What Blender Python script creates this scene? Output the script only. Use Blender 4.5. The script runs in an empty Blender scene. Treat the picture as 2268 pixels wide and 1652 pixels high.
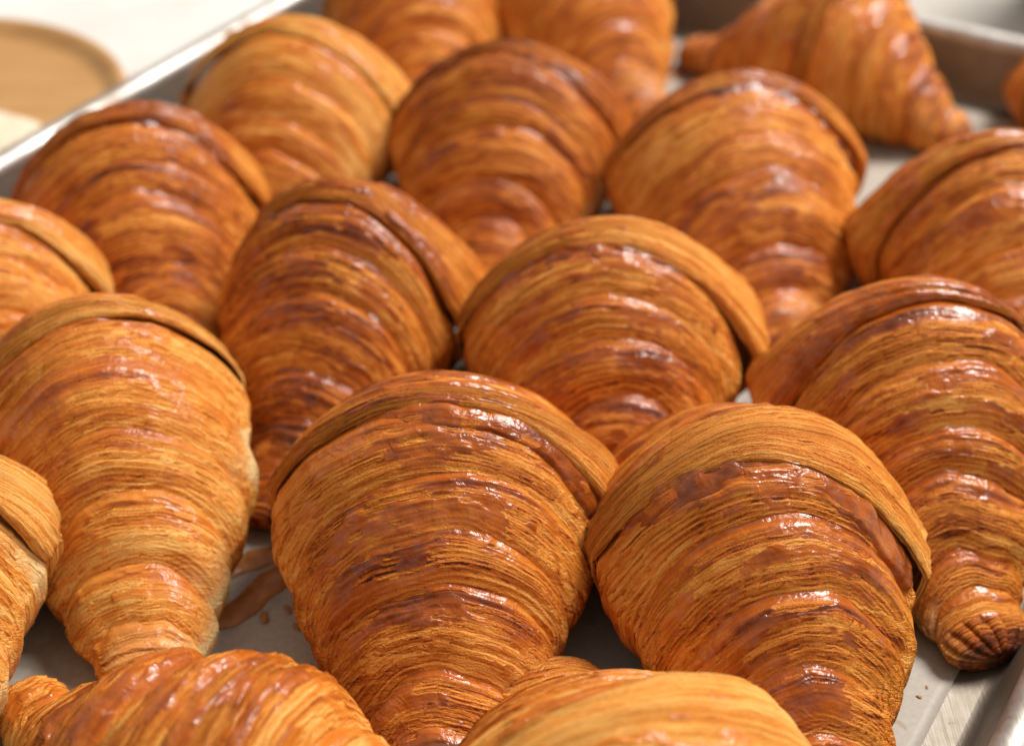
import bpy, math, random
import numpy as np

S = 0.009                      # metres per drawing unit (the half-sheet pan is about 34 cm wide)
scene = bpy.context.scene
COL = scene.collection

# ------------------------------------------------------------------ camera
PITCH = 36.4
cam_d = bpy.data.cameras.new('camera')
cam = bpy.data.objects.new('camera', cam_d)
COL.objects.link(cam)
cam.location = (0, 0, 28.4 * S)
cam.rotation_euler = (math.radians(90 - PITCH), 0, 0)
cam_d.sensor_width = 36
cam_d.lens = 36 * 3500 / 2268
cam_d.clip_start = 0.01
cam_d.clip_end = 50
cam_d.dof.use_dof = True
cam_d.dof.focus_distance = 35.6 * S
cam_d.dof.aperture_fstop = 8.6
cam_d.dof.aperture_blades = 8
scene.camera = cam

# ------------------------------------------------------------------ light
world = bpy.data.worlds.new('World')
scene.world = world
world.use_nodes = True
bg = world.node_tree.nodes['Background']
bg.inputs[0].default_value = (1.0, 0.90, 0.80, 1)
bg.inputs[1].default_value = 0.50


def area(name, loc, target, sx, sy, energy, col):
    d = bpy.data.lights.new(name, 'AREA')
    d.shape = 'RECTANGLE'; d.size = sx; d.size_y = sy
    d.energy = energy; d.color = col
    o = bpy.data.objects.new(name, d); COL.objects.link(o)
    o.location = loc
    v = np.array(target) - np.array(loc)
    import mathutils
    o.rotation_euler = mathutils.Vector(v).to_track_quat('-Z', 'Y').to_euler()
    return o


area('window_light', (0.84, 1.02, 1.30), (0.0, 0.32, 0.0), 0.75, 0.58, 50, (1.0, 0.95, 0.89))

scene.view_settings.view_transform = 'Standard'
scene.view_settings.look = 'None'
scene.view_settings.exposure = 0.0
scene.view_settings.gamma = 1.0
scene.render.engine = 'CYCLES'

# ------------------------------------------------------------------ noise helpers (numpy)


def _hash(ix, iy, seed):
    h = (ix.astype(np.int64) * 374761393 + iy.astype(np.int64) * 668265263 + int(seed) * 974634777) & 0xffffffff
    h = ((h ^ (h >> 13)) * 1274126177) & 0xffffffff
    h = ((h ^ (h >> 16)) * 2246822519) & 0xffffffff
    h = h ^ (h >> 15)
    return (h & 0xffffff) / float(0xffffff)


def vn(x, y, seed):
    """value noise in 0..1"""
    x, y = np.broadcast_arrays(np.asarray(x, float), np.asarray(y, float))
    ix = np.floor(x); iy = np.floor(y)
    fx = x - ix; fy = y - iy
    fx = fx * fx * fx * (fx * (fx * 6 - 15) + 10); fy = fy * fy * fy * (fy * (fy * 6 - 15) + 10)
    a = _hash(ix, iy, seed); b = _hash(ix + 1, iy, seed)
    c = _hash(ix, iy + 1, seed); d = _hash(ix + 1, iy + 1, seed)
    return (a * (1 - fx) + b * fx) * (1 - fy) + (c * (1 - fx) + d * fx) * fy


def fbm(x, y, seed, n=3):
    t = 0; a = 0.5; tot = 0
    for i in range(n):
        t = t + a * vn(x * 2 ** i, y * 2 ** i, seed + 17 * i); tot += a; a *= 0.5
    return t / tot


def sst(a, b, x):
    t = np.clip((x - a) / (b - a), 0, 1)
    return t * t * (3 - 2 * t)


# ------------------------------------------------------------------ materials
def new_mat(name):
    m = bpy.data.materials.new(name); m.use_nodes = True
    nt = m.node_tree
    return m, nt, nt.nodes['Principled BSDF']


def N(nt, t, **kw):
    n = nt.nodes.new(t)
    for k, v in kw.items():
        setattr(n, k, v)
    return n


def L(nt, a, b):
    nt.links.new(a, b)


def math_n(nt, op, a, b=None, c=None, clamp=False):
    n = N(nt, 'ShaderNodeMath', operation=op); n.use_clamp = clamp
    for i, x in enumerate((a, b, c)):
        if x is None: continue
        if isinstance(x, (int, float)): n.inputs[i].default_value = x
        else: L(nt, x, n.inputs[i])
    return n.outputs[0]


def attr(nt, name):
    return N(nt, 'ShaderNodeAttribute', attribute_name=name).outputs['Fac']


def ramp(nt, fac, stops, interp='LINEAR'):
    r = N(nt, 'ShaderNodeValToRGB'); cr = r.color_ramp; cr.interpolation = interp
    cr.elements[0].position, cr.elements[1].position = stops[0][0], stops[-1][0]
    cr.elements[0].color = (*stops[0][1], 1); cr.elements[1].color = (*stops[-1][1], 1)
    for p, c in stops[1:-1]:
        e = cr.elements.new(p); e.color = (*c, 1)
    L(nt, fac, r.inputs[0])
    return r.outputs[0]


def noise(nt, vec, scale, detail=3, rough=0.55, dist=0.0):
    n = N(nt, 'ShaderNodeTexNoise'); n.inputs['Scale'].default_value = scale
    n.inputs['Detail'].default_value = detail; n.inputs['Roughness'].default_value = rough
    n.inputs['Distortion'].default_value = dist
    if vec is not None: L(nt, vec, n.inputs['Vector'])
    return n.outputs['Fac']


def vmap(nt, vec, scale=(1, 1, 1), loc=(0, 0, 0)):
    m = N(nt, 'ShaderNodeMapping'); m.inputs['Scale'].default_value = scale; m.inputs['Location'].default_value = loc
    L(nt, vec, m.inputs['Vector'])
    return m.outputs[0]


def mixc(nt, fac, a, b, mode='MIX'):
    n = N(nt, 'ShaderNodeMix', data_type='RGBA', blend_type=mode)
    for s, x in ((n.inputs[0], fac), (n.inputs[6], a), (n.inputs[7], b)):
        if isinstance(x, (int, float)): s.default_value = x
        elif isinstance(x, tuple): s.default_value = (*x, 1)
        else: L(nt, x, s)
    return n.outputs[2]


def pastry_material():
    m, nt, P = new_mat('baked_pastry')
    uv = N(nt, 'ShaderNodeUVMap', uv_map='UVMap').outputs[0]
    oc = vmap(nt, N(nt, 'ShaderNodeTexCoord').outputs['Object'], (1 / S,) * 3)
    wob = N(nt, 'ShaderNodeTexNoise'); wob.inputs['Scale'].default_value = 1.9; wob.inputs['Detail'].default_value = 3
    L(nt, oc, wob.inputs['Vector'])
    sep = N(nt, 'ShaderNodeSeparateXYZ'); L(nt, uv, sep.inputs[0])
    cmb = N(nt, 'ShaderNodeCombineXYZ'); L(nt, sep.outputs[0], cmb.inputs[0])
    L(nt, math_n(nt, 'MULTIPLY_ADD', wob.outputs['Fac'], 0.22, sep.outputs[1]), cmb.inputs[1])
    uv = cmb.outputs[0]
    streak = attr(nt, 'streak')
    skin = attr(nt, 'skin'); brown = attr(nt, 'brown'); pale = attr(nt, 'pale')
    s1 = noise(nt, vmap(nt, uv, (0.13, 6.5, 1)), 1.0, 4, 0.6, 0.3)
    s2 = noise(nt, vmap(nt, uv, (0.26, 26.0, 1)), 1.0, 3, 0.6, 0.4)
    mott = noise(nt, oc, 1.6, 4, 0.6)
    grain = noise(nt, oc, 19.0, 3, 0.65)
    noskin = math_n(nt, 'SUBTRACT', 1.0, skin)
    a = math_n(nt, 'MULTIPLY', math_n(nt, 'SUBTRACT', s1, 0.5), math_n(nt, 'MULTIPLY', streak, math_n(nt, 'MULTIPLY_ADD', noskin, 1.05, 0.35)))
    b = math_n(nt, 'MULTIPLY', math_n(nt, 'SUBTRACT', s2, 0.5), math_n(nt, 'MULTIPLY', streak, math_n(nt, 'MULTIPLY_ADD', noskin, 0.95, 0.05)))
    c = math_n(nt, 'MULTIPLY', math_n(nt, 'SUBTRACT', mott, 0.5), 0.34)
    d = math_n(nt, 'MULTIPLY', math_n(nt, 'SUBTRACT', grain, 0.5), math_n(nt, 'MULTIPLY_ADD', noskin, -0.55, -0.05))
    f = math_n(nt, 'ADD', math_n(nt, 'ADD', brown, a), math_n(nt, 'ADD', math_n(nt, 'ADD', b, c), d), clamp=True)
    col = ramp(nt, f, [(0.0, (0.81, 0.440, 0.125)), (0.22, (0.725, 0.298, 0.054)), (0.45, (0.585, 0.184, 0.021)),
                       (0.66, (0.39, 0.091, 0.009)), (0.85, (0.185, 0.036, 0.005)), (1.0, (0.06, 0.013, 0.004))])
    pc = mixc(nt, grain, (0.72, 0.48, 0.19), (0.80, 0.62, 0.33))
    col = mixc(nt, pale, col, pc)
    L(nt, col, P.inputs['Base Color'])
    r = math_n(nt, 'MULTIPLY_ADD', skin, -0.30, 0.56)
    r = math_n(nt, 'ADD', r, math_n(nt, 'MULTIPLY', math_n(nt, 'SUBTRACT', mott, 0.5), 0.3))
    L(nt, r, P.inputs['Roughness'])
    P.inputs['IOR'].default_value = 1.42
    P.inputs['Specular IOR Level'].default_value = 0.2
    blotch = noise(nt, oc, 2.7, 3, 0.6)
    cw = math_n(nt, 'MULTIPLY', math_n(nt, 'MULTIPLY', skin, 1.0), ramp(nt, blotch, [(0.38, (0.05,) * 3), (0.58, (1.0,) * 3)]))
    L(nt, cw, P.inputs['Coat Weight'])
    P.inputs['Coat Roughness'].default_value = 0.22
    P.inputs['Coat IOR'].default_value = 1.5
    P.inputs['Subsurface Weight'].default_value = 0.0
    P.inputs['Subsurface Radius'].default_value = (1.0, 0.4, 0.12)
    P.inputs['Subsurface Scale'].default_value = 0.0022
    # relief: fine layer lines off the skin, crackle wrinkles on it, baked grain over all
    wr = noise(nt, oc, 2.4, 3, 0.5, 0.8)
    h = math_n(nt, 'ADD', math_n(nt, 'MULTIPLY', s2, math_n(nt, 'MULTIPLY', noskin, 0.85)),
               math_n(nt, 'ADD', math_n(nt, 'MULTIPLY', wr, math_n(nt, 'MULTIPLY_ADD', skin, 0.55, 0.1)),
                      math_n(nt, 'MULTIPLY', grain, math_n(nt, 'MULTIPLY_ADD', noskin, 0.30, 0.035))))
    bp = N(nt, 'ShaderNodeBump'); bp.inputs['Strength'].default_value = 0.9; bp.inputs['Distance'].default_value = 0.10 * S
    L(nt, h, bp.inputs['Height']); L(nt, bp.outputs[0], P.inputs['Normal'])
    bp2 = N(nt, 'ShaderNodeBump'); bp2.inputs['Strength'].default_value = 0.8; bp2.inputs['Distance'].default_value = 0.10 * S
    L(nt, math_n(nt, 'ADD', math_n(nt, 'MULTIPLY', wr, 1.0), math_n(nt, 'MULTIPLY', noise(nt, oc, 6.5, 3, 0.55, 0.5), 0.22)), bp2.inputs['Height']); L(nt, bp2.outputs[0], P.inputs['Coat Normal'])
    return m


PASTRY = pastry_material()


def metal_material(name, c0, c1, r0, r1):
    m, nt, P = new_mat(name)
    oc = vmap(nt, N(nt, 'ShaderNodeTexCoord').outputs['Object'], (1 / S,) * 3)
    n1 = noise(nt, oc, 0.6, 4, 0.6)
    scr = noise(nt, vmap(nt, oc, (9.0, 0.35, 9.0)), 1.0, 4, 0.6)
    spot = noise(nt, oc, 3.4, 2, 0.5)
    base = ramp(nt, scr, [(0.3, c0), (0.7, c1)])
    base = mixc(nt, ramp(nt, n1, [(0.35, (0, 0, 0)), (0.65, (0.7,) * 3)]), base, (0.17, 0.125, 0.08))
    base = mixc(nt, ramp(nt, spot, [(0.70, (0, 0, 0)), (0.76, (0.8,) * 3)]), base, (0.10, 0.06, 0.035))
    L(nt, base, P.inputs['Base Color'])
    P.inputs['Metallic'].default_value = 0.75
    L(nt, ramp(nt, n1, [(0.3, (r0,) * 3), (0.7, (r1,) * 3)]), P.inputs['Roughness'])
    bp = N(nt, 'ShaderNodeBump'); bp.inputs['Strength'].default_value = 0.35; bp.inputs['Distance'].default_value = 0.03 * S
    L(nt, scr, bp.inputs['Height']); L(nt, bp.outputs[0], P.inputs['Normal'])
    return m


def parchment_material():
    m, nt, P = new_mat('parchment')
    oc = vmap(nt, N(nt, 'ShaderNodeTexCoord').outputs['Object'], (1 / S,) * 3)
    fib = noise(nt, oc, 7.0, 4, 0.65)
    n1 = noise(nt, oc, 0.5, 3, 0.5, 0.6)
    n2 = noise(nt, oc, 1.1, 2, 0.4, 1.2)
    base = ramp(nt, fib, [(0.3, (0.33, 0.297, 0.252)), (0.7, (0.40, 0.362, 0.312))])
    base = mixc(nt, ramp(nt, n1, [(0.56, (0, 0, 0)), (0.63, (0.42,) * 3)]), base, (0.19, 0.165, 0.13))      # grease-soaked patches
    base = mixc(nt, ramp(nt, n2, [(0.66, (0, 0, 0)), (0.71, (0.6,) * 3)]), base, (0.26, 0.18, 0.08))     # butter stains
    L(nt, base, P.inputs['Base Color'])
    P.inputs['Roughness'].default_value = 0.5
    P.inputs['Specular IOR Level'].default_value = 0.25
    bp = N(nt, 'ShaderNodeBump'); bp.inputs['Strength'].default_value = 0.25; bp.inputs['Distance'].default_value = 0.05 * S
    L(nt, noise(nt, oc, 1.3, 4, 0.5), bp.inputs['Height']); L(nt, bp.outputs[0], P.inputs['Normal'])
    return m


def simple_noise_mat(name, c0, c1, scale, rough, stretch=(1, 1, 1), bump=0.0):
    m, nt, P = new_mat(name)
    oc = vmap(nt, N(nt, 'ShaderNodeTexCoord').outputs['Object'], tuple(k / S for k in stretch))
    f = noise(nt, oc, scale, 4, 0.6, 0.3)
    L(nt, ramp(nt, f, [(0.3, c0), (0.7, c1)]), P.inputs['Base Color'])
    P.inputs['Roughness'].default_value = rough
    if bump:
        bp = N(nt, 'ShaderNodeBump'); bp.inputs['Strength'].default_value = 0.6; bp.inputs['Distance'].default_value = bump * S
        L(nt, f, bp.inputs['Height']); L(nt, bp.outputs[0], P.inputs['Normal'])
    return m


METAL = metal_material('baked_aluminium', (0.16, 0.145, 0.125), (0.24, 0.222, 0.20), 0.46, 0.60)
RIM = metal_material('rim_aluminium', (0.42, 0.41, 0.395), (0.54, 0.53, 0.515), 0.40, 0.55)
PARCH = parchment_material()
COUNTER = simple_noise_mat('grey_counter', (0.40, 0.375, 0.345), (0.46, 0.435, 0.40), 0.2, 0.45)
PAPER = simple_noise_mat('white_paper', (0.58, 0.565, 0.54), (0.66, 0.65, 0.63), 0.3, 0.6)
WOOD = simple_noise_mat('pale_board', (0.36, 0.18, 0.055), (0.48, 0.27, 0.10), 0.8, 0.55, (0.25, 2.0, 1))
FLOUR = simple_noise_mat('flour', (0.62, 0.50, 0.36), (0.72, 0.61, 0.47), 1.5, 0.9, bump=0.1)
DARKWOOD = simple_noise_mat('dark_wood', (0.06, 0.028, 0.018), (0.10, 0.05, 0.03), 0.8, 0.5, (2, 2, 0.3))
CRUST = simple_noise_mat('caramelised_crust', (0.26, 0.085, 0.016), (0.46, 0.19, 0.045), 2.2, 0.42, (1, 1, 1), 0.06)
CRUMB = simple_noise_mat('crumb', (0.22, 0.08, 0.02), (0.48, 0.24, 0.07), 4, 0.6, (1, 1, 1), 0.05)


# ------------------------------------------------------------------ mesh helpers
def mesh_obj(name, verts, faces, mat, parent=None, smooth=True, attrs=None, uv=None):
    me = bpy.data.meshes.new(name)
    V = np.asarray(verts, float) * S
    if isinstance(faces, np.ndarray) and faces.ndim == 2:
        nf, k = faces.shape
        me.vertices.add(len(V)); me.vertices.foreach_set('co', V.ravel().astype(np.float32))
        me.loops.add(nf * k); me.loops.foreach_set('vertex_index', faces.ravel().astype(np.int32))
        me.polygons.add(nf)
        me.polygons.foreach_set('loop_start', np.arange(0, nf * k, k, dtype=np.int32))
        me.polygons.foreach_set('loop_total', np.full(nf, k, np.int32))
        me.update(calc_edges=True)
    else:
        me.from_pydata([tuple(v) for v in V], [], [tuple(f) for f in faces])
    if attrs:
        for k, a in attrs.items():
            at = me.attributes.new(k, 'FLOAT', 'POINT')
            at.data.foreach_set('value', np.ascontiguousarray(a, np.float32).ravel())
    if uv is not None:
        ul = me.uv_layers.new(name='UVMap')
        li = np.empty(len(me.loops), np.int32); me.loops.foreach_get('vertex_index', li)
        ul.data.foreach_set('uv', np.ascontiguousarray(uv[li], np.float32).ravel())
    if smooth:
        me.polygons.foreach_set('use_smooth', np.ones(len(me.polygons), bool))
    me.materials.append(mat)
    me.validate()
    o = bpy.data.objects.new(name, me); COL.objects.link(o)
    if parent: o.parent = parent
    return o


def grid_faces(nu, nv, closed_v=False):
    i = np.arange(nu - 1)[:, None]; j = np.arange(nv if closed_v else nv - 1)[None, :]
    j2 = (j + 1) % nv
    a = i * nv + j; b = i * nv + j2; c = (i + 1) * nv + j2; d = (i + 1) * nv + j
    return np.stack([a, b, c, d], -1).reshape(-1, 4)


def empty(name, loc, rz=0.0):
    o = bpy.data.objects.new(name, None); COL.objects.link(o)
    o.empty_display_size = 0.02
    o.location = tuple(np.array(loc) * S); o.rotation_euler = (0, 0, rz)
    return o


def tag(o, label=None, cat=None, group=None, kind=None):
    for k, v in (('label', label), ('category', cat), ('group', group), ('kind', kind)):
        if v: o[k] = v
    return o


# ------------------------------------------------------------------ setting: counter, pan, parchment
TA = math.radians(59.0)
AX = np.array([math.cos(TA), math.sin(TA)]); NX = np.array([math.sin(TA), -math.cos(TA)])
PAN_ROT = TA - math.pi / 2


def pan_xy(n, a):
    p = NX * n + AX * a
    return p


z_counter = -0.14
c = mesh_obj('counter', [(-160, -60, z_counter), (160, -60, z_counter), (160, 260, z_counter), (-160, 260, z_counter)], [(0, 1, 2, 3)], COUNTER)
tag(c, kind='structure')

N0, N1, A0, A1 = -38.1, -3.70, 8.5, 57.6         # pan floor limits across / along


def rrect(n0, n1, a0, a1, r, z, m=14):
    pts = []
    for cn, ca, st in ((n1 - r, a1 - r, 0), (n0 + r, a1 - r, 90), (n0 + r, a0 + r, 180), (n1 - r, a0 + r, 270)):
        for i in range(m + 1):
            t = math.radians(st + 90 * i / m)
            p = pan_xy(cn + r * math.cos(t), ca + r * math.sin(t)); pts.append((p[0], p[1], z))
    # straight runs are long, add cuts so that shading stays clean
    return pts


def loops_to_mesh(loops, closed=True):
    nv = len(loops[0]); V = np.array(loops).reshape(-1, 3)
    return V, grid_faces(len(loops), nv, True)


pan_c = pan_xy((N0 + N1) / 2, (A0 + A1) / 2)
pan = empty('sheet_pan', (pan_c[0], pan_c[1], z_counter))
tag(pan, 'worn aluminium sheet pan with a rolled rim, holding all the croissants', 'baking pan')


def pan_part(name, prof, mat=METAL, m=14):
    lp = [rrect(N0 - o, N1 + o, A0 - o, A1 + o, 1.6 + max(o, -1.2), z, m) for o, z in prof]
    V, F = loops_to_mesh(lp)
    V = V - np.array([pan_c[0], pan_c[1], z_counter])
    return mesh_obj(name, V, F, mat, pan)


FZ = -0.05
fl = rrect(N0, N1, A0, A1, 1.6, FZ)
flv = np.array(fl) - np.array([pan_c[0], pan_c[1], z_counter])
mesh_obj('pan_floor', flv, [tuple(range(len(fl)))], METAL, pan, smooth=False)
prof = []
for i in range(7):                                   # fillet then sloping wall
    t = math.radians(-90 + 75 * i / 6); prof.append((0.35 * math.cos(t) + 0.0, FZ + 0.35 + 0.35 * math.sin(t) + 0.001))
prof += [(0.62, 1.2), (0.86, 2.05)]
pan_part('pan_wall', prof)
prof = []
for i in range(17):                                  # rolled rim bead
    t = math.radians(200 - 290 * i / 16); prof.append((1.33 + 0.46 * math.cos(t), 2.12 + 0.42 * math.sin(t)))
pan_part('rim', prof, RIM)

# parchment: a gently wavy sheet lying in the pan, its right edge short of the wall
nu, nv = 150, 110
pn = np.linspace(N0 + 0.8, N1 - 0.66, nv); pa = np.linspace(A0 + 0.5, A1 - 0.5, nu)
A_, N_ = np.meshgrid(pa, pn, indexing='ij')
edge = 0.10 * (vn(A_ * 0.12, 0 * A_, 5) - 0.5)
Nn = N_ + edge * sst(N1 - 6, N1 - 0.7, N_)
X = NX[0] * Nn + AX[0] * A_; Y = NX[1] * Nn + AX[1] * A_
Z = -0.035 + 0.03 * fbm(A_ * 0.25, N_ * 0.25, 3, 2) + 0.05 * sst(N1 - 1.6, N1 - 0.6, N_) * vn(A_ * 0.2, 0 * A_, 8)
pv = np.stack([X - pan_c[0], Y - pan_c[1], Z], -1).reshape(-1, 3)
po = mesh_obj('parchment_paper', pv, grid_faces(nu, nv), PARCH)
po.location = (pan_c[0] * S, pan_c[1] * S, 0)
tag(po, 'beige parchment paper with grease stains lining the pan under the croissants', 'parchment')
sm = po.modifiers.new('thickness', 'SOLIDIFY'); sm.thickness = 0.012 * S; sm.offset = -1

# ------------------------------------------------------------------ background things
# creased white paper on the counter beyond the pan's left side
nu, nv = 70, 70
gx, gy = np.meshgrid(np.linspace(-75, 1, nv), np.linspace(40, 150, nu))
gz = z_counter + 0.02 + 1.1 * np.exp(-((gx + 30 + (gy - 70) * 0.5) / 2.2) ** 2) + 0.9 * np.exp(-((gx + 24 - (gy - 72) * 0.35) / 3.0) ** 2) + 0.15 * vn(gx * .1, gy * .1, 9)
keep = (gx * NX[0] + gy * NX[1]) < -42.0
gx2 = np.where(keep, gx, gx)
F = grid_faces(nu, nv); kf = keep.ravel()[F].all(1)
pp = mesh_obj('white_paper', np.stack([gx + 30, gy - 80, gz], -1).reshape(-1, 3), F[kf], PAPER)
pp.location = (-30 * S, 80 * S, 0)
tag(pp, 'creased white paper spread on the counter behind the pan, top left', 'paper')

# round wooden board dusted with flour
prof = [(0.01, 0.9), (11.2, 0.9), (11.6, 0.95), (12.2, 1.35), (12.6, 1.6), (13.0, 1.55), (13.15, 1.2), (13.0, 0.2), (12.6, 0.0)]
m_ = 96
ang = np.linspace(0, 2 * math.pi, m_, endpoint=False)
prof = [(r * 0.60, z * 0.8) for r, z in prof]
V = np.array([[(r * math.cos(t), r * math.sin(t), z) for t in ang] for r, z in prof]).reshape(-1, 3)
board = empty('wooden_dish', (-22.6, 54.3, z_counter + 0.02))
tag(board, 'round wooden dish dusted with flour beyond the left rim of the pan', 'dish')
mesh_obj('dish_body', V, grid_faces(len(prof), m_, True), WOOD, board)
fx = np.linspace(0, 1, 30)
fv = np.array([[(q * (3.4 + 1.6 * vn(np.array([t * 2.]), np.array([0.]), 4)[0]) * math.cos(t) + 0.9, q * 2.6 * math.sin(t) - 2.0,
                 0.725 + 0.25 * (1 - q * q) * (0.5 + fbm(np.array([q * 5 * math.cos(t)]), np.array([q * 5 * math.sin(t)]), 2, 2)[0])) for t in ang] for q in fx]).reshape(-1, 3)
mesh_obj('flour', fv, grid_faces(30, m_, True), FLOUR, board)

# dark wooden block at the far right
bb = bpy.data.meshes.new('wooden_block')
import bmesh
bm = bmesh.new(); bmesh.ops.create_cube(bm, size=1.0)
for v in bm.verts: v.co = (v.co.x * 5 * S, v.co.y * 4 * S, (v.co.z + 0.5) * 9 * S)
bmesh.ops.bevel(bm, geom=bm.edges[:], offset=0.3 * S, segments=3, affect='EDGES')
bm.to_mesh(bb); bm.free(); bb.materials.append(DARKWOOD)
bo = bpy.data.objects.new('wooden_block', bb); COL.objects.link(bo)
bo.location = (25.6 * S, 66.0 * S, z_counter * S); bo.rotation_euler = (0, 0, math.radians(-20))
tag(bo, 'dark brown wooden block behind the back rim of the pan, far right corner', 'block')


# ------------------------------------------------------------------ the croissants
# radius along a half: wide shell, quick taper, narrow nub
_tt = np.linspace(-0.2, 1.3, 601)
_gv = np.interp(_tt, [-0.2, 0.0, 0.15, 0.33, 0.5, 0.63, 0.76, 1.0, 1.3], [0.97, 0.93, 0.88, 0.76, 0.59, 0.435, 0.305, 0.22, 0.2])
_gv = np.convolve(np.pad(_gv, 30, mode='edge'), np.ones(61) / 61, 'valid')
G_T, G_V = _tt, _gv


class Croissant:
    """Rolled croissant in local units: near half runs along -Y, far half along +Y, base at z = 0."""

    def __init__(s, seed, W=4.1, H=6.4, Ln=7.0, Lf=7.0, bn=0.0, bf=0.0, hook_n=0.0, hook_f=0.0, hand=1, tone=0.5,
                 gloss=1.0, cglaze=0.5, centre=0.6, flare=(25, 0.06), nw=6, tipr=0.225, palev=0.3, lift=0.0, fat=0.0, ctone=0.0, pside=0, skew=1, step=0.035, tamp=1.5, twist=0.018, rib=0.0, band=None, vdrop=0.38, pexp=1.55, lean=0.85, puff=0.034, tipb=0.18, lumpy=1.0):
        s.__dict__.update(locals()); del s.__dict__['s']
        s.rng = random.Random(seed)
        s.b = H * 0.52                       # upper radius
        s.zc0 = H - s.b
        s.bounds = {}
        for sg, Lh in ((-1, Ln), (1, Lf)):
            b = [centre * (1 + 0.15 * s.rng.uniform(-1, 1))]
            st = (Lh * 0.80 - b[0]) / (nw - 1)
            for k in range(1, nw):
                b.append(centre + st * k + 0.22 * st * s.rng.uniform(-1, 1))
            b.append(Lh)
            s.bounds[sg] = b
        s.jit = {sg: [s.rng.uniform(-0.013, 0.013) for _ in range(nw + 1)] for sg in (-1, 1)}
        s.cutp = {sg: [s.rng.uniform(1.3, 3.2) for _ in range(nw + 1)] for sg in (-1, 1)}
        s.roll = {sg: [s.rng.uniform(0.3, 1.0) for _ in range(nw + 1)] for sg in (-1, 1)}

    def g(s, t):
        """body radius factor, t = distance from the centre / half length"""
        return np.interp(np.asarray(t, float) * (1 - s.fat), G_T, G_V)

    def side(s, v):
        """1 on the side where the centre wrap stands thick, 0 where it thins into the body"""
        if s.skew == 0: return 0.6 + 0 * v
        return np.clip(0.5 + 0.5 * np.cos(v) * s.skew, 0, 1)

    def half(s, sg):
        return s.Ln if sg < 0 else s.Lf

    def axis(s, d, sg):
        """axis point (x, y) and its direction away from the centre at distance d"""
        Lh = s.half(sg)
        bend = s.bn if sg < 0 else s.bf; hook = s.hook_n if sg < 0 else s.hook_f

        def pt(d):
            t = d / Lh
            x = bend * t * t
            h = np.clip((t - 0.62) / 0.38, 0, 1.4)
            x = x + hook * h * h * (1.0)
            y = d - abs(hook) * 0.42 * h * h
            return x, y
        x, y = pt(d); x2, y2 = pt(d + 0.02)
        dx, dy = (x2 - x), (y2 - y); n = np.sqrt(dx * dx + dy * dy)
        return x, y * sg, dx / n, dy / n * sg

    def place(s, d, sg, r, v):
        """position for axis distance d, radial factor r, angle v (radians); d, r, v arrays"""
        Lh = s.half(sg); t = np.clip(d / Lh, 0, 1.0)
        x, y, tx, ty = s.axis(np.maximum(d, 0) if False else d, sg)
        lx, ly = (ty, -tx) if sg > 0 else (-ty, tx)          # lateral, +x side of the croissant
        gg = np.maximum(s.g(t), 0.16)
        vf = (gg / 0.945) ** s.vdrop
        zc = s.zc0 * gg * vf
        cv = np.cos(v); sv = np.sin(v)
        wid = s.W * r * np.sign(cv) * np.abs(cv) ** 1.0
        up = np.where(sv >= 0, s.b * r * vf * np.abs(sv) ** s.pexp, -zc * 1.04 * np.minimum(r / gg, 1.15) * np.abs(sv) ** 0.8)
        z = zc + up + s.lift * t * t
        z = np.where(z < 0.02, 0.02 + 0.0 * z, z)
        wid = wid * np.where(sv < 0, 1 - 0.10 * np.abs(sv), 1)
        return np.stack([x + lx * wid, y + ly * wid, z], -1)

    def edge(s, k, sg, v):
        b = s.bounds[sg]
        kk = min(k, len(b) - 1)
        sp = (b[min(kk + 1, len(b) - 1)] - b[max(kk - 1, 0)]) / 2
        vd = (np.degrees(v) - 90) / 360.0
        e = b[kk] + s.hand * 0.62 * sp * vd
        e = e + 0.30 * sp * (fbm(np.degrees(v) / 34.0, 0 * v + kk * 3.7 + sg * 50, s.seed + 3, 2) - 0.5)
        e = e + s.lean * np.clip(1 - np.sin(v), 0, 1.2) * (1 - 0.75 * kk / len(b)) * (1.0 if kk else 0.25)
        if kk == 0:
            fa, fm = s.flare
            e = e * (0.35 + 0.9 * s.side(v))
            e = e + fm * 7 * np.exp(-((np.degrees(v) - fa) / 26.0) ** 2) * (1 if sg < 0 else 0.3)
            e = e + 0.09 * (fbm(np.degrees(v) / 10.0, 0 * v + sg, s.seed + 21, 2) - 0.5)
            e = np.maximum(e, 0.12)
        return e

    def shell(s, k, sg, nu, v):
        """wrap k (0 = the one next to the centre wrap) on half sg"""
        nw = s.nw; last = (k == nw - 1)
        sd = s.seed * 31 + k * 7 + (3 if sg > 0 else 0)
        w = np.linspace(0, 1, nu)[:, None] * np.ones((1, len(v)))
        vv = np.ones((nu, 1)) * v[None, :]
        vdeg = np.degrees(vv)
        Lh = s.half(sg)
        e0 = s.edge(k, sg, vv); e1 = s.edge(k + 1, sg, vv) if not last else np.full_like(vv, Lh)
        span = np.maximum(e1 - e0, 0.25)
        b = s.bounds[sg]
        r0 = s.g(np.clip((e0 * 0.8 + b[k] * 0.2) / Lh, 0, 1)) + s.jit[sg][k]; r1 = s.g(np.clip((e1 * 0.8 + b[k + 1] * 0.2) / Lh, 0, 1)) + s.jit[sg][k + 1]
        r0 = np.maximum(r0, 0.2); r1 = np.maximum(r1, 0.17)
        arc = vv * s.W * (s.g(min(b[k] / Lh, 1)) + 0.1)
        ontop = np.exp(-((vdeg - 92 - 20 * (vn(np.full_like(vv, k * 1.3), 0 * vv, s.seed) - .5)) / 62.0) ** 4)
        wa, wb = 0.10, 0.34
        fs = 0.11 + 0.20 * ontop * s.roll[sg][k] + 0.16 * (fbm(arc * 0.55, 0 * arc + k, sd, 3) - 0.5)
        fs = np.clip(fs, 0.06, 0.6)
        q1 = np.clip((w - wa) / (wb - wa), 0, 1); q2 = np.clip((w - wb) / (1 - wb), 0, 1)
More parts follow.
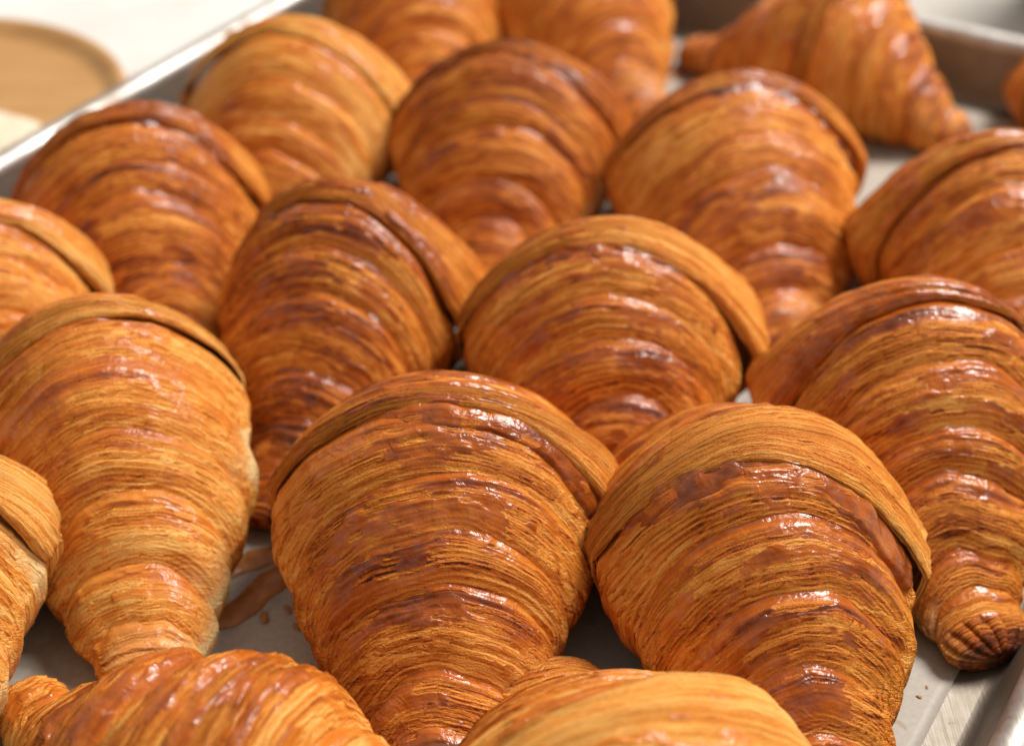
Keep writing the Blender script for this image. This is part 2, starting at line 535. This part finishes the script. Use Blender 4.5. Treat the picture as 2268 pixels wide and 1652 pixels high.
        d = np.where(w < wa, e0 - 0.45 * (1 - w / wa), np.where(w < wb, e0 + span * fs * q1, e0 + span * (fs + (1.04 - fs) * q2)))
        rl = r0 * 0.992 + s.puff * (0.4 + 0.6 * ontop) * (0.5 + s.roll[sg][k])
        if not last:
            rbase = np.where(w < wa, r0 - 0.03 * (1 - w / wa) - 0.0, np.where(w < wb, r0 + (rl - r0) * sst(0, 1, q1) + 0.010 * np.sin(q1 * math.pi),
                             (r1 - 0.052) + (rl - r1 + 0.052) * (1 - q2 ** s.cutp[sg][k])))
        else:
            tr = s.tipr
            body = r0 + (tr - r0) * (q2 ** 1.0)
            cap = np.sqrt(np.clip(1 - np.clip((q2 - 0.25) / 0.755, 0, 1) ** 2.2, 0, 1))
            rbase = np.where(w < wa, r0 - 0.03 * (1 - w / wa), np.where(w < wb, r0 + 0.01 * np.sin(q1 * math.pi), body * cap))
        # laminated cut edge: sawtooth layers that wander and merge
        nl = 12.5 * max(0.55, (b[k + 1] - b[k]) / 1.05)
        if last: nl = 8
        wander = 1.7 * (fbm(arc * 0.33, q2 * 1.6 + 5 * k, sd + 1, 2) - 0.5) + 0.3 * (vn(arc * 1.0, q2 * 4, sd + 2) - 0.5)
        ph = nl * q2 + wander
        if last:
            ph = ph + s.twist * (vdeg - 90) * s.hand * q2
        fr = ph - np.floor(ph)
        saw = fr ** 1.6 * (1 - sst(0.86, 1.0, fr))
        lay = np.floor(ph)
        proud = vn(lay * 7.31 + 0.5 + 0 * arc, arc * 0.22 + lay * 3.3, sd + 4)
        env = sst(0.0, 0.05, q2) * (1 if last else 1 - 0.7 * sst(0.93, 1.0, q2))
        amp = 0.048 + 0.11 * proud ** 2
        if last: amp = amp * s.tamp * (1 - sst(0.93, 1.0, q2))
        if last and s.rib:
            rb_ = 1 - np.abs(np.sin(8.5 * vv + 2.0 * q2 + 1.2 * fbm(vv * 2.2, q2 * 2, sd + 30, 2))) ** 0.6
            env = env * 0.5
        else: rb_ = 0 * vv
        disp = -s.rib * rb_ * sst(0.15, 0.4, q2) * sst(1.0, 0.9, q2) + env * amp * saw + env * 0.05 * (proud - 0.5)
        # torn glaze skin, a hair proud of the layers
        rag = fbm(arc * 0.8, w * 7 + 3 * k, sd + 6, 4)
        sk = sst(0.47, 0.53, rag * 1.25 - 0.125 + 0.8 * (0.30 - w) + 0.02) * sst(-0.05, 0.02, w)
        isl = sst(0.575, 0.61, fbm(arc * 0.8, w * 5 + 11 * k, sd + 8, 3)) * ontop * sst(1.0, 0.7, w)
        sk = np.maximum(sk * (0.30 + 0.70 * ontop), 1.1 * isl * s.gloss)
        disp = disp * (1 - 0.75 * sk) + 0.055 * sk
        blist = sst(0.56, 0.75, fbm(arc * 1.1, w * 6 + k * 9, sd + 9, 2)) * 0.06 * sk
        lump = 0.16 * s.lumpy * (fbm(arc * 0.30, w * 1.2 + k * 2, sd + 12, 2) - 0.5)
        disp = disp + blist + lump
        r = rbase + disp / s.W
        P = s.place(d, sg, r, vv)
        if last:                       # close the very end neatly
            cpt = P[-1].mean(0); P[-1] = cpt
        # colour attributes
        nb = fbm(arc * 0.5, w * 2.5 + 7 * k, sd + 14, 3) - 0.5
        tone = s.tone + 0.045 + 0.05 * math.sin(sd * 1.7)
        brown = tone - 0.06 + 0.34 * nb + 0.20 * sk * ontop + 0.16 * (0.5 - proud) * env
        brown = brown + 0.16 * np.exp(-((w - wb) / 0.05) ** 2) * ontop * fbm(arc * .7, 0 * arc, sd + 15, 2) * 1.4
        brown = brown + 0.26 * (sst(0.45, 0.95, fr) - 0.36) * env * 1.35 * (1 - sk)
        if last: brown = brown + s.tipb * sst(0.35, 0.9, q2)
        else: brown = brown + 0.10 * (k / nw) * s.roll[sg][k]
        side = np.abs(np.cos(vv)) ** 3
        brown = brown - 0.10 * side
        lowz = sst(2.2, 0.4, P[..., 2])
        pale = lowz * sst(0.45, 0.75, fbm(arc * 0.4, w * 0.8 + k * 0.9, s.seed + 40, 2) + 0.25 * s.palev - 0.12) * s.palev
        if s.pside:
            pv_ = np.exp(-((vdeg - (8 if s.pside > 0 else 172)) / 17.0) ** 2) * sst(0.5, 0.62, fbm(arc * 0.5, d * 0.8, s.seed + 60, 2) - 0.1 + 0.42 * np.exp(-((d / Lh - 0.76) / 0.14) ** 2))
            pale = np.maximum(pale, pv_ * 0.9)
        if last: pale = pale * 0.4
        uv = np.stack([arc * (1 + 0 * w), d * 1.0 + 0.10 * wander + s.seed * 13.7 + k * 3.1], -1)
        return P, dict(skin=np.clip(sk * s.gloss, 0, 1), brown=brown, pale=np.clip(pale, 0, 1), streak=0 * brown + 1), uv

    def centre_shell(s, nu, v):
        sd = s.seed * 31 + 77
        w = np.linspace(-1, 1, nu)[:, None] * np.ones((1, len(v)))
        vv = np.ones((nu, 1)) * v[None, :]; vdeg = np.degrees(vv)
        en = s.edge(0, -1, vv); ef = s.edge(0, 1, vv)
        sgn = np.where(w < 0, -1, 1); aw = np.abs(w)
        e = np.where(w < 0, en, ef)
        arc = vv * s.W
        ontop = np.exp(-((vdeg - 95) / 70.0) ** 4)
        wc = 0.30
        q = np.clip((aw - wc) / (1 - wc), 0, 1)
        # outline: slightly domed middle, rolled lip, undercut foot
        under = 0.05 * sst(0.80, 1.0, q) * (0.3 + 0.7 * s.side(vv))
        d = e * (aw * 0.62 / wc * 0.55 * (aw < wc) + (aw >= wc) * (0.341 + 0.69 * np.sin(np.minimum(q / 0.85, 1) * math.pi / 2)) ) - under
        fa, fm = s.flare
        fl = 1 + fm * np.exp(-((vdeg - fa) / 30.0) ** 2)
        rb = 1.0 + 0.012 * np.cos(aw / wc * math.pi / 2) * (aw < wc)
        stp = 0.006 + s.step * s.side(vv) ** 0.8 * (0.25 + 1.5 * fbm(vdeg / 38.0, 0 * vv, sd + 40, 2))
        top = 0.945 + stp
        r = np.where(aw < wc, rb * top, top - (stp + 0.02 + 0.035 * s.side(vv)) * q ** 2.2) * fl
        nl = 10
        wander = 1.8 * (fbm(arc * 0.30, w * 2.0, sd + 1, 2) - 0.5) + 0.5 * (vn(arc * 1.2, w * 5, sd + 2) - 0.5)
        ph = nl * q * sgn + wander; fr = ph - np.floor(ph); fr = np.where(sgn > 0, fr, fr)
        saw = fr ** 1.5 * (1 - sst(0.86, 1.0, fr))
        lay = np.floor(ph); proud = vn(lay * 7.3 + 0.5 + 0 * arc, arc * 0.3 + lay * 3.1, sd + 4)
        cg = s.cglaze
        rag = fbm(arc * 0.9, w * 4, sd + 6, 4)
        sk = sst(0.47, 0.53, rag + (cg - 0.5) * 0.9 - 0.10 * sst(0.5, 1.0, q)) * ontop
        disp = (0.05 + 0.12 * proud ** 2) * saw * sst(0, 0.08, q + 0.04) * (1 - 0.75 * sk) + 0.035 * sk + 0.08 * (proud - .5)
        disp = disp + 0.22 * s.lumpy * (fbm(arc * 0.28, w * 0.9, sd + 12, 2) - 0.5) + 0.06 * sk * sst(0.55, 0.7, fbm(arc * 1.2, w * 5, sd + 9, 2))
        r = r + disp / s.W
        Pn = s.place(d, -1, r, vv); Pf = s.place(d, 1, r, vv)
        P = np.where((w < 0)[..., None], Pn, Pf)
        nb = fbm(arc * 0.45, w * 3, sd + 14, 3) - 0.5
        brown = s.tone + s.ctone - 0.03 + 0.30 * nb + 0.27 * sk - 0.10 * np.abs(np.cos(vv)) ** 3 + 0.20 * (sst(0.45, 0.95, fr) - 0.36) * sst(0, 0.1, q) * (1 - sk) + 0.10 * (0.5 - proud) * (1 - sk)
        pale = sst(1.6, 0.3, P[..., 2]) * s.palev * 0.6
        uv = np.stack([arc, w * 2.2 + 0.12 * wander + s.seed * 9.1], -1)
        return P, dict(skin=np.clip(sk * s.gloss, 0, 1), brown=brown, pale=np.clip(pale, 0, 1), streak=0 * brown + 0.8), uv


def flap(c, root, v0, v1, start, width, ro, brown, nu=26, nv=150):
    """glazed flap of the outermost turn that shows below the centre wrap's near edge"""
    v = np.radians(np.linspace(v0, v1, nv)); vv = np.ones((nu, 1)) * v[None]; vd = np.degrees(vv)
    w = np.linspace(0, 1, nu)[:, None] * np.ones((1, nv))
    arc = vv * c.W; sd = c.seed + 900
    tp = sst(v0, v0 + 16, vd) * sst(v1, v1 - 28, vd)
    wd = width * (0.25 + 0.75 * tp) * (0.72 + 0.6 * fbm(arc * 0.7, 0 * arc, sd, 3))
    e0 = c.edge(0, -1, vv)
    d = e0 + start + (wd - start) * np.where(w < 0.75, w / 0.75 * 0.96, 0.96 + 0.04 * np.sin((w - 0.75) / 0.25 * math.pi))
    body = c.g(np.clip(d / c.Ln, 0, 1))
    prof = np.where(w < 0.7, 0.75 + 0.6 * np.sin(w / 0.7 * math.pi * 0.75), 1.17 - 1.7 * ((w - 0.7) / 0.3) ** 2)
    lump = fbm(arc * 1.0, w * 2.0, sd + 3, 3) - 0.5
    r = body + ro * (0.25 + 0.75 * tp) * prof + 0.16 * lump / c.W + 0.10 * (vn(arc * 2.2, w * 3, sd + 5) - 0.5) / c.W
    P = c.place(d, -1, r, vv)
    tear = sst(0.64, 0.68, fbm(arc * 1.3, w * 3, sd + 7, 3))
    at = dict(skin=1.05 - 0.8 * tear, brown=brown + 0.10 + 0.12 * lump + 0.25 * (fbm(arc * 0.9 + w * 0.7, w * 1.6 - arc * 0.4, sd + 11, 3) - 0.5) - 0.16 * tear, pale=0 * w, streak=0 * w + 1)
    uv = np.stack([arc, d + 40], -1)
    return mesh_obj('flap', P.reshape(-1, 3), grid_faces(nu, nv), PASTRY, root, attrs={k: q.ravel() for k, q in at.items()}, uv=uv.reshape(-1, 2))


def add_flakes(c, root, n, sg=-1):
    """thin torn flakes of glaze skin that lie on the layers, ragged outline"""
    rg = random.Random(c.seed + 5)
    R_, C_ = 14, 26
    for i in range(n):
        k = rg.randrange(0, c.nw); vd = rg.gauss(95, 36)
        if not 15 < vd < 172: continue
        hw = rg.uniform(0.35, 0.95) / (c.W * c.g(c.bounds[sg][k] / c.half(sg)))
        v = np.linspace(math.radians(vd) - hw, math.radians(vd) + hw, C_)
        P, at, uv = c.shell(k, sg, 105, v)
        i0 = rg.randrange(22, 60)
        rows = np.arange(i0, i0 + R_ * 2, 2)
        Q = P[rows].copy()
        K = np.ones(5) / 5                                     # a skin bridges the small steps below it
        for _ in range(2):
            Q[1:-1] = (Q[:-2] + Q[1:-1] * 2 + Q[2:]) / 4
        T = np.gradient(Q, axis=1); B = np.gradient(Q, axis=0); Nn = np.cross(T, B)
        Nn /= np.linalg.norm(Nn, axis=-1)[..., None] + 1e-9
        if Nn[..., 2].mean() < 0: Nn = -Nn
        a = np.linspace(0, 1, R_)[:, None]; b_ = np.linspace(-1, 1, C_)[None]
        g_ = fbm(b_ * 2.5 + 0 * a, a * 2.5 + 0 * b_, c.seed + 33 * i, 3)
        field = g_ + 0.55 - np.abs(b_) ** 2 * 0.55 - np.abs(2 * a - 1) ** 2 * 0.5
        Q = Q + Nn * (0.018 + 0.03 * np.clip(0.75 - field, 0, 1) + 0.02 * (g_ - 0.5))[..., None]
        F = grid_faces(R_, C_); keep = field.ravel()[F].mean(1) > 0.60
        if keep.sum() < 12: continue
        F = F[keep]; used, inv = np.unique(F.ravel(), return_inverse=True)
        br = c.tone + rg.uniform(0.0, 0.18)
        m = len(used)
        at = dict(skin=np.full(m, rg.uniform(0.6, 1.0)), brown=br + 0.3 * (g_.ravel()[used] - 0.5), pale=np.zeros(m), streak=np.ones(m))
        o = mesh_obj('flake', Q.reshape(-1, 3)[used], inv.reshape(-1, 4), PASTRY, root, attrs=at, uv=uv[rows].reshape(-1, 2)[used])
        md = o.modifiers.new('thickness', 'SOLIDIFY'); md.thickness = 0.012 * S; md.offset = 0


def vlist(n, dense=True):
    """angles from the bottom, round over the top, to the bottom; most samples where it shows"""
    lo = max(6, n // 12)
    return np.radians(np.concatenate([np.linspace(-90, -25, lo, endpoint=False), np.linspace(-25, 205, n, endpoint=False), np.linspace(205, 270, lo + 1)]))


ALL = {}


def build(label, x, y, yaw, res_n, res_f, flakes=0, **kw):
    c = Croissant(**kw)
    root = empty('croissant', (x, y, 0.0), math.radians(yaw))
    tag(root, label, 'croissant', 'croissants baked on the sheet pan')

    def add(name, fn, nu, nv, *a):
        v = vlist(nv)
        P, at, uv = fn(*a, nu, v)
        nu_, nv_ = P.shape[:2]
        return mesh_obj(name, P.reshape(-1, 3), grid_faces(nu_, nv_), PASTRY, root, attrs={k: q.ravel() for k, q in at.items()}, uv=uv.reshape(-1, 2))
    rmax = max(res_n[0], res_f[0]), max(res_n[1], res_f[1])
    add('centre_wrap', c.centre_shell, int(rmax[0] * 1.25), rmax[1])
    for sg, (nu, nv) in ((-1, res_n), (1, res_f)):
        for k in range(c.nw):
            add('tip' if k == c.nw - 1 else 'wrap', lambda k_, s_, n_, v_: c.shell(k_, s_, n_, v_), nu, nv, k, sg)
    if c.band: flap(c, root, *c.band, nv=max(60, int(res_n[1] * 0.8)))
    if flakes: add_flakes(c, root, flakes)
    ALL[label] = (c, root)
    return c, root


HI = (74, 212); MD = (58, 150); LO = (40, 100); FAR = (12, 48)

build('golden croissant at left with a lumpy ridge and a pale cream strip beside its tip', -11.0, 33.2, 26, HI, FAR, seed=11, puff=0.022, lumpy=2.2,
      W=4.1, H=6.45, Ln=8.6, Lf=6.8, bn=-1.3, tone=0.3, gloss=0.7, cglaze=0.35, hand=-1, flare=(20, 0.0), skew=0, step=-0.012, centre=0.5, palev=0.7, pside=1, tipr=0.23, nw=6, fat=0.05)
build('dark glossy croissant front and centre with a long shiny flap along its ridge', -1.75, 29.9, 0, HI, FAR, seed=23, band=(12, 118, -0.25, 0.46, 0.058, 0.66),
      W=4.45, H=6.15, Ln=8.2, Lf=8.0, bn=0.1, bf=-0.5, tone=0.53, centre=0.48, ctone=-0.03, gloss=1.0, cglaze=0.36, flare=(18, 0.05), step=0.035, hand=1, tipr=0.23, nw=6)
build('croissant with a broad pale matte ridge above a dark shiny band, front right', 5.6, 28.5, 11, HI, FAR, seed=37, pexp=1.8, band=(6, 152, -0.3, 0.58, 0.056, 0.66),
      W=4.1, H=6.25, Ln=8.4, Lf=8.0, bn=-0.2, bf=-0.8, tone=0.45, gloss=1.0, cglaze=0.22, centre=1.15, flare=(10, 0.03), step=0.05, hand=-1, ctone=-0.04, tipr=0.23)
build('croissant behind the gap between the left golden one and the glossy centre one', -4.7, 39.0, -14, MD, FAR, seed=41, band=(10, 150, -0.25, 0.4, 0.03, 0.75),
      W=3.9, H=6.6, Ln=8.0, Lf=7.0, tone=0.57, gloss=0.9, cglaze=0.4, centre=0.8, flare=(25, 0.06), step=0.035, ctone=-0.05, tipr=0.23)
build('middle croissant with a smooth pale overhanging ridge, behind the glossy front one', 2.6, 37.2, 4, MD, FAR, seed=53, band=(10, 160, -0.25, 0.5, 0.035, 0.70),
      W=4.35, H=6.4, Ln=7.0, Lf=7.4, tone=0.46, gloss=0.9, cglaze=0.32, centre=0.85, flare=(15, 0.05), step=0.035, hand=-1, ctone=-0.06, tipr=0.23)
build('croissant on the right whose ridged dark tip curls against the pan wall', 10.8, 34.0, 2, HI, FAR, seed=67,
      W=4.2, H=6.45, Ln=7.7, Lf=7.0, bn=0.3, hook_n=0.35, tone=0.49, gloss=1.0, cglaze=0.62, flare=(165, 0.03), skew=-1, step=0.05, tipr=0.34, tipb=0.55, tamp=0.6, twist=0.0, rib=0.20)
build('croissant at the left with a dark flap on its ridge, beside the pan\'s left rim', -12.0, 43.6, 16, MD, FAR, seed=71, band=(8, 100, -0.25, 0.4, 0.03, 0.78),
      W=4.1, H=6.7, Ln=7.4, Lf=6.6, tone=0.49, gloss=0.7, cglaze=0.6, flare=(20, 0.05), tipr=0.23)
build('croissant in the third row with dark brown streaks across its ridge', -0.1, 48.6, -7, LO, FAR, seed=83,
      step=0.03, W=4.35, H=6.5, Ln=7.4, Lf=6.6, tone=0.53, gloss=0.7, cglaze=0.45, hand=-1, flare=(30, 0.02), ctone=0.10, pside=1)
build('croissant in the third row with a dark ridge line and a twisted dark tip', 7.2, 46.2, 8, MD, FAR, seed=97, band=(8, 130, -0.25, 0.45, 0.03, 0.76),
      W=4.4, H=6.5, Ln=9.2, Lf=6.6, hook_n=0.6, tipb=0.62, tone=0.45, gloss=0.7, cglaze=0.58, flare=(25, 0.05), tipr=0.23)
build('croissant cut by the right edge of the picture, above the one with the curled tip', 14.9, 42.4, 6, MD, FAR, seed=101,
      skew=-1, step=0.05, W=4.3, H=6.4, Ln=7.2, Lf=6.6, tone=0.45, gloss=1.0, cglaze=0.5, flare=(160, 0.03), hand=-1)
build('pale-backed croissant in the far left corner against the pan wall', -7.5, 50.4, -8, LO, FAR, seed=113,
      step=0.03, W=4.25, H=6.6, Ln=7.6, Lf=6.4, tone=0.37, gloss=0.7, cglaze=0.35, centre=1.0, flare=(150, 0.03), ctone=-0.10, pside=1)
build('croissant at the top edge, left of the two at the very back', -3.8, 59.8, 8, LO, FAR, seed=127,
      W=3.9, H=6.3, Ln=7.0, Lf=6.4, tone=0.47, gloss=0.7, cglaze=0.4)
build('croissant at the top edge, right of the two at the back, with a shiny tip', 2.6, 60.6, 22, LO, FAR, seed=131,
      W=3.9, H=6.3, Ln=7.2, Lf=6.4, tone=0.49, gloss=0.7, cglaze=0.4, hand=-1)
build('croissant lying sideways at the top right with dark bands and both tips showing', 12.5, 55.8, 52, (34, 100), (34, 100), seed=149, pexp=1.25, vdrop=0.2, lean=0.3, puff=0.02,
      step=0.03, W=3.7, H=6.2, Ln=5.6, Lf=7.0, bn=0.0, bf=0.0, tipr=0.23, tone=0.47, gloss=1.0, cglaze=0.4, nw=5)
build('croissant at the far right edge, only its rounded side in view', 21.6, 52.6, 10, (16, 60), FAR, seed=151,
      W=3.3, H=5.4, Ln=6.6, Lf=6.6, tone=0.46, gloss=0.8, cglaze=0.4)
build('small part of a golden croissant at the left edge, behind the lumpy golden one', -15.6, 38.6, 18, MD, FAR, seed=163,
      W=3.7, H=6.2, Ln=7.0, Lf=6.6, tone=0.28, gloss=0.8, cglaze=0.4, flare=(20, 0.03))
build('pale golden croissant cut by the lower left edge, layers ragged on its side', -14.8, 27.8, 10, HI, FAR, seed=173, lumpy=1.8,
      W=3.9, H=6.4, step=0.03, Ln=7.8, Lf=5.5, tone=0.25, gloss=0.5, cglaze=0.3, palev=1.0, pside=1, fat=0.1)
build('blurred croissant lying crosswise at the bottom left with a round knob at one end', -5.8, 21.0, -113, (40, 130), (40, 130), seed=181, pexp=1.15, vdrop=0.1, puff=0.07, lean=0.2,
      W=3.2, H=5.2, Ln=7.0, Lf=6.0, tone=0.42, gloss=1.0, cglaze=0.5, nw=4, tipr=0.23, fat=0.0, step=0.03, bn=-1.7, bf=0.0, flare=(30, 0.0))
build('blurred pale smooth croissant at the bottom edge, its tip pointing to the back', 2.2, 20.1, 14, (24, 80), (50, 150), seed=191, pexp=1.2, lean=0.2, puff=0.02, vdrop=0.12, fat=0.08,
      W=4.2, H=5.7, Ln=6.5, Lf=5.9, step=0.04, tone=0.33, gloss=0.8, cglaze=0.30, centre=1.5, ctone=-0.06, tipr=0.33, bf=-0.2, flare=(150, 0.0))


# ------------------------------------------------------------------ crust strips and crumbs on the parchment
def strip(label, pts, w, seed, th=0.10):
    pts = np.array(pts, float); n = 26
    t = np.linspace(0, len(pts) - 1.001, n); i = t.astype(int); f = (t - i)[:, None]
    P = pts[i] * (1 - f) + pts[np.minimum(i + 1, len(pts) - 1)] * f
    T = np.gradient(P, axis=0); T /= np.linalg.norm(T, axis=1)[:, None]
    Nn = np.stack([-T[:, 1], T[:, 0]], -1)
    base = P.mean(0); vs = []
    for j in range(n):
        e = min(1, 0.35 + 6 * min(j, n - 1 - j) / n)
        hw = w * (0.75 + 0.6 * vn(np.array([j * 0.35]), np.array([0.]), seed)[0]) * e
        hw2 = w * (0.75 + 0.6 * vn(np.array([j * 0.35]), np.array([9.]), seed)[0]) * e
        z = th * (0.8 + 0.5 * vn(np.array([j * 0.5]), np.array([4.]), seed)[0])
        for o, zz in ((-hw, 0.0), (-hw * .8, z * .8), (0, z), (hw2 * .8, z * .8), (hw2, 0.0)):
            q = P[j] + Nn[j] * o - base; vs.append((q[0], q[1], zz + 0.005))
    o = mesh_obj('crust_strip', vs, grid_faces(n, 5), CRUST)
    o.location = (base[0] * S, base[1] * S, 0.0)
    tag(o, label, 'crust strip', 'baked egg wash strips on the parchment')
    return o


strip('long brown crust strip on the parchment between the left and centre croissants, nearest the camera', [(-7.5, 27.9), (-6.7, 28.7), (-5.9, 29.9), (-5.5, 30.4)], 0.34, 3, 0.06)
strip('brown crust strip on the parchment between the left and centre croissants, the farther one', [(-7.6, 29.75), (-6.9, 30.2), (-6.0, 30.6)], 0.32, 4, 0.06)
strip('small orange crust strip behind the ridge of the third row croissant, far right', [(10.4, 45.6), (11.2, 45.4), (12.0, 45.9)], 0.3, 5)
strip('thin dark crust strip on the parchment beside the very back croissant', [(6.0, 58.2), (6.8, 59.2), (7.2, 59.8)], 0.25, 6)

rs = random.Random(5)


def crumb(label, x, y, r, flat=0.3):
    bm = bmesh.new(); bmesh.ops.create_icosphere(bm, subdivisions=2, radius=1.0)
    for v in bm.verts:
        k = 0.75 + 0.5 * rs.random()
        v.co = (v.co.x * r * k * 1.6 * S, v.co.y * r * k * 0.9 * S, (v.co.z * r * k * flat + r * flat * 0.8) * S)
    me = bpy.data.meshes.new('crumb'); bm.to_mesh(me); bm.free(); me.materials.append(CRUMB)
    o = bpy.data.objects.new('crumb', me); COL.objects.link(o)
    o.location = (x * S, y * S, 0.0); o.rotation_euler = (0, 0, rs.uniform(0, 6))
    tag(o, label, 'crumb', 'crumbs on the parchment')


for x, y, r in ((-5.35, 27.9, 0.09), (-5.65, 28.5, 0.10), (-5.2, 28.55, 0.12), (-6.2, 28.2, 0.13), (-4.9, 26.6, 0.04), (-4.5, 26.1, 0.05), (-5.6, 26.2, 0.05), (-5.15, 25.7, 0.06)):
    crumb('small brown crumb on the parchment between the left and front centre croissants', x, y, r)
for x, y, r in ((9.9, 25.9, 0.035), (9.65, 25.6, 0.045)):
    crumb('tiny dark crumb on the parchment beside the pan\'s right wall', x, y, r)
for x, y, r in ((-9.6, 28.3, 0.06), (-9.2, 27.6, 0.05)):
    crumb('tiny crumb on the parchment below the left golden croissant', x, y, r)
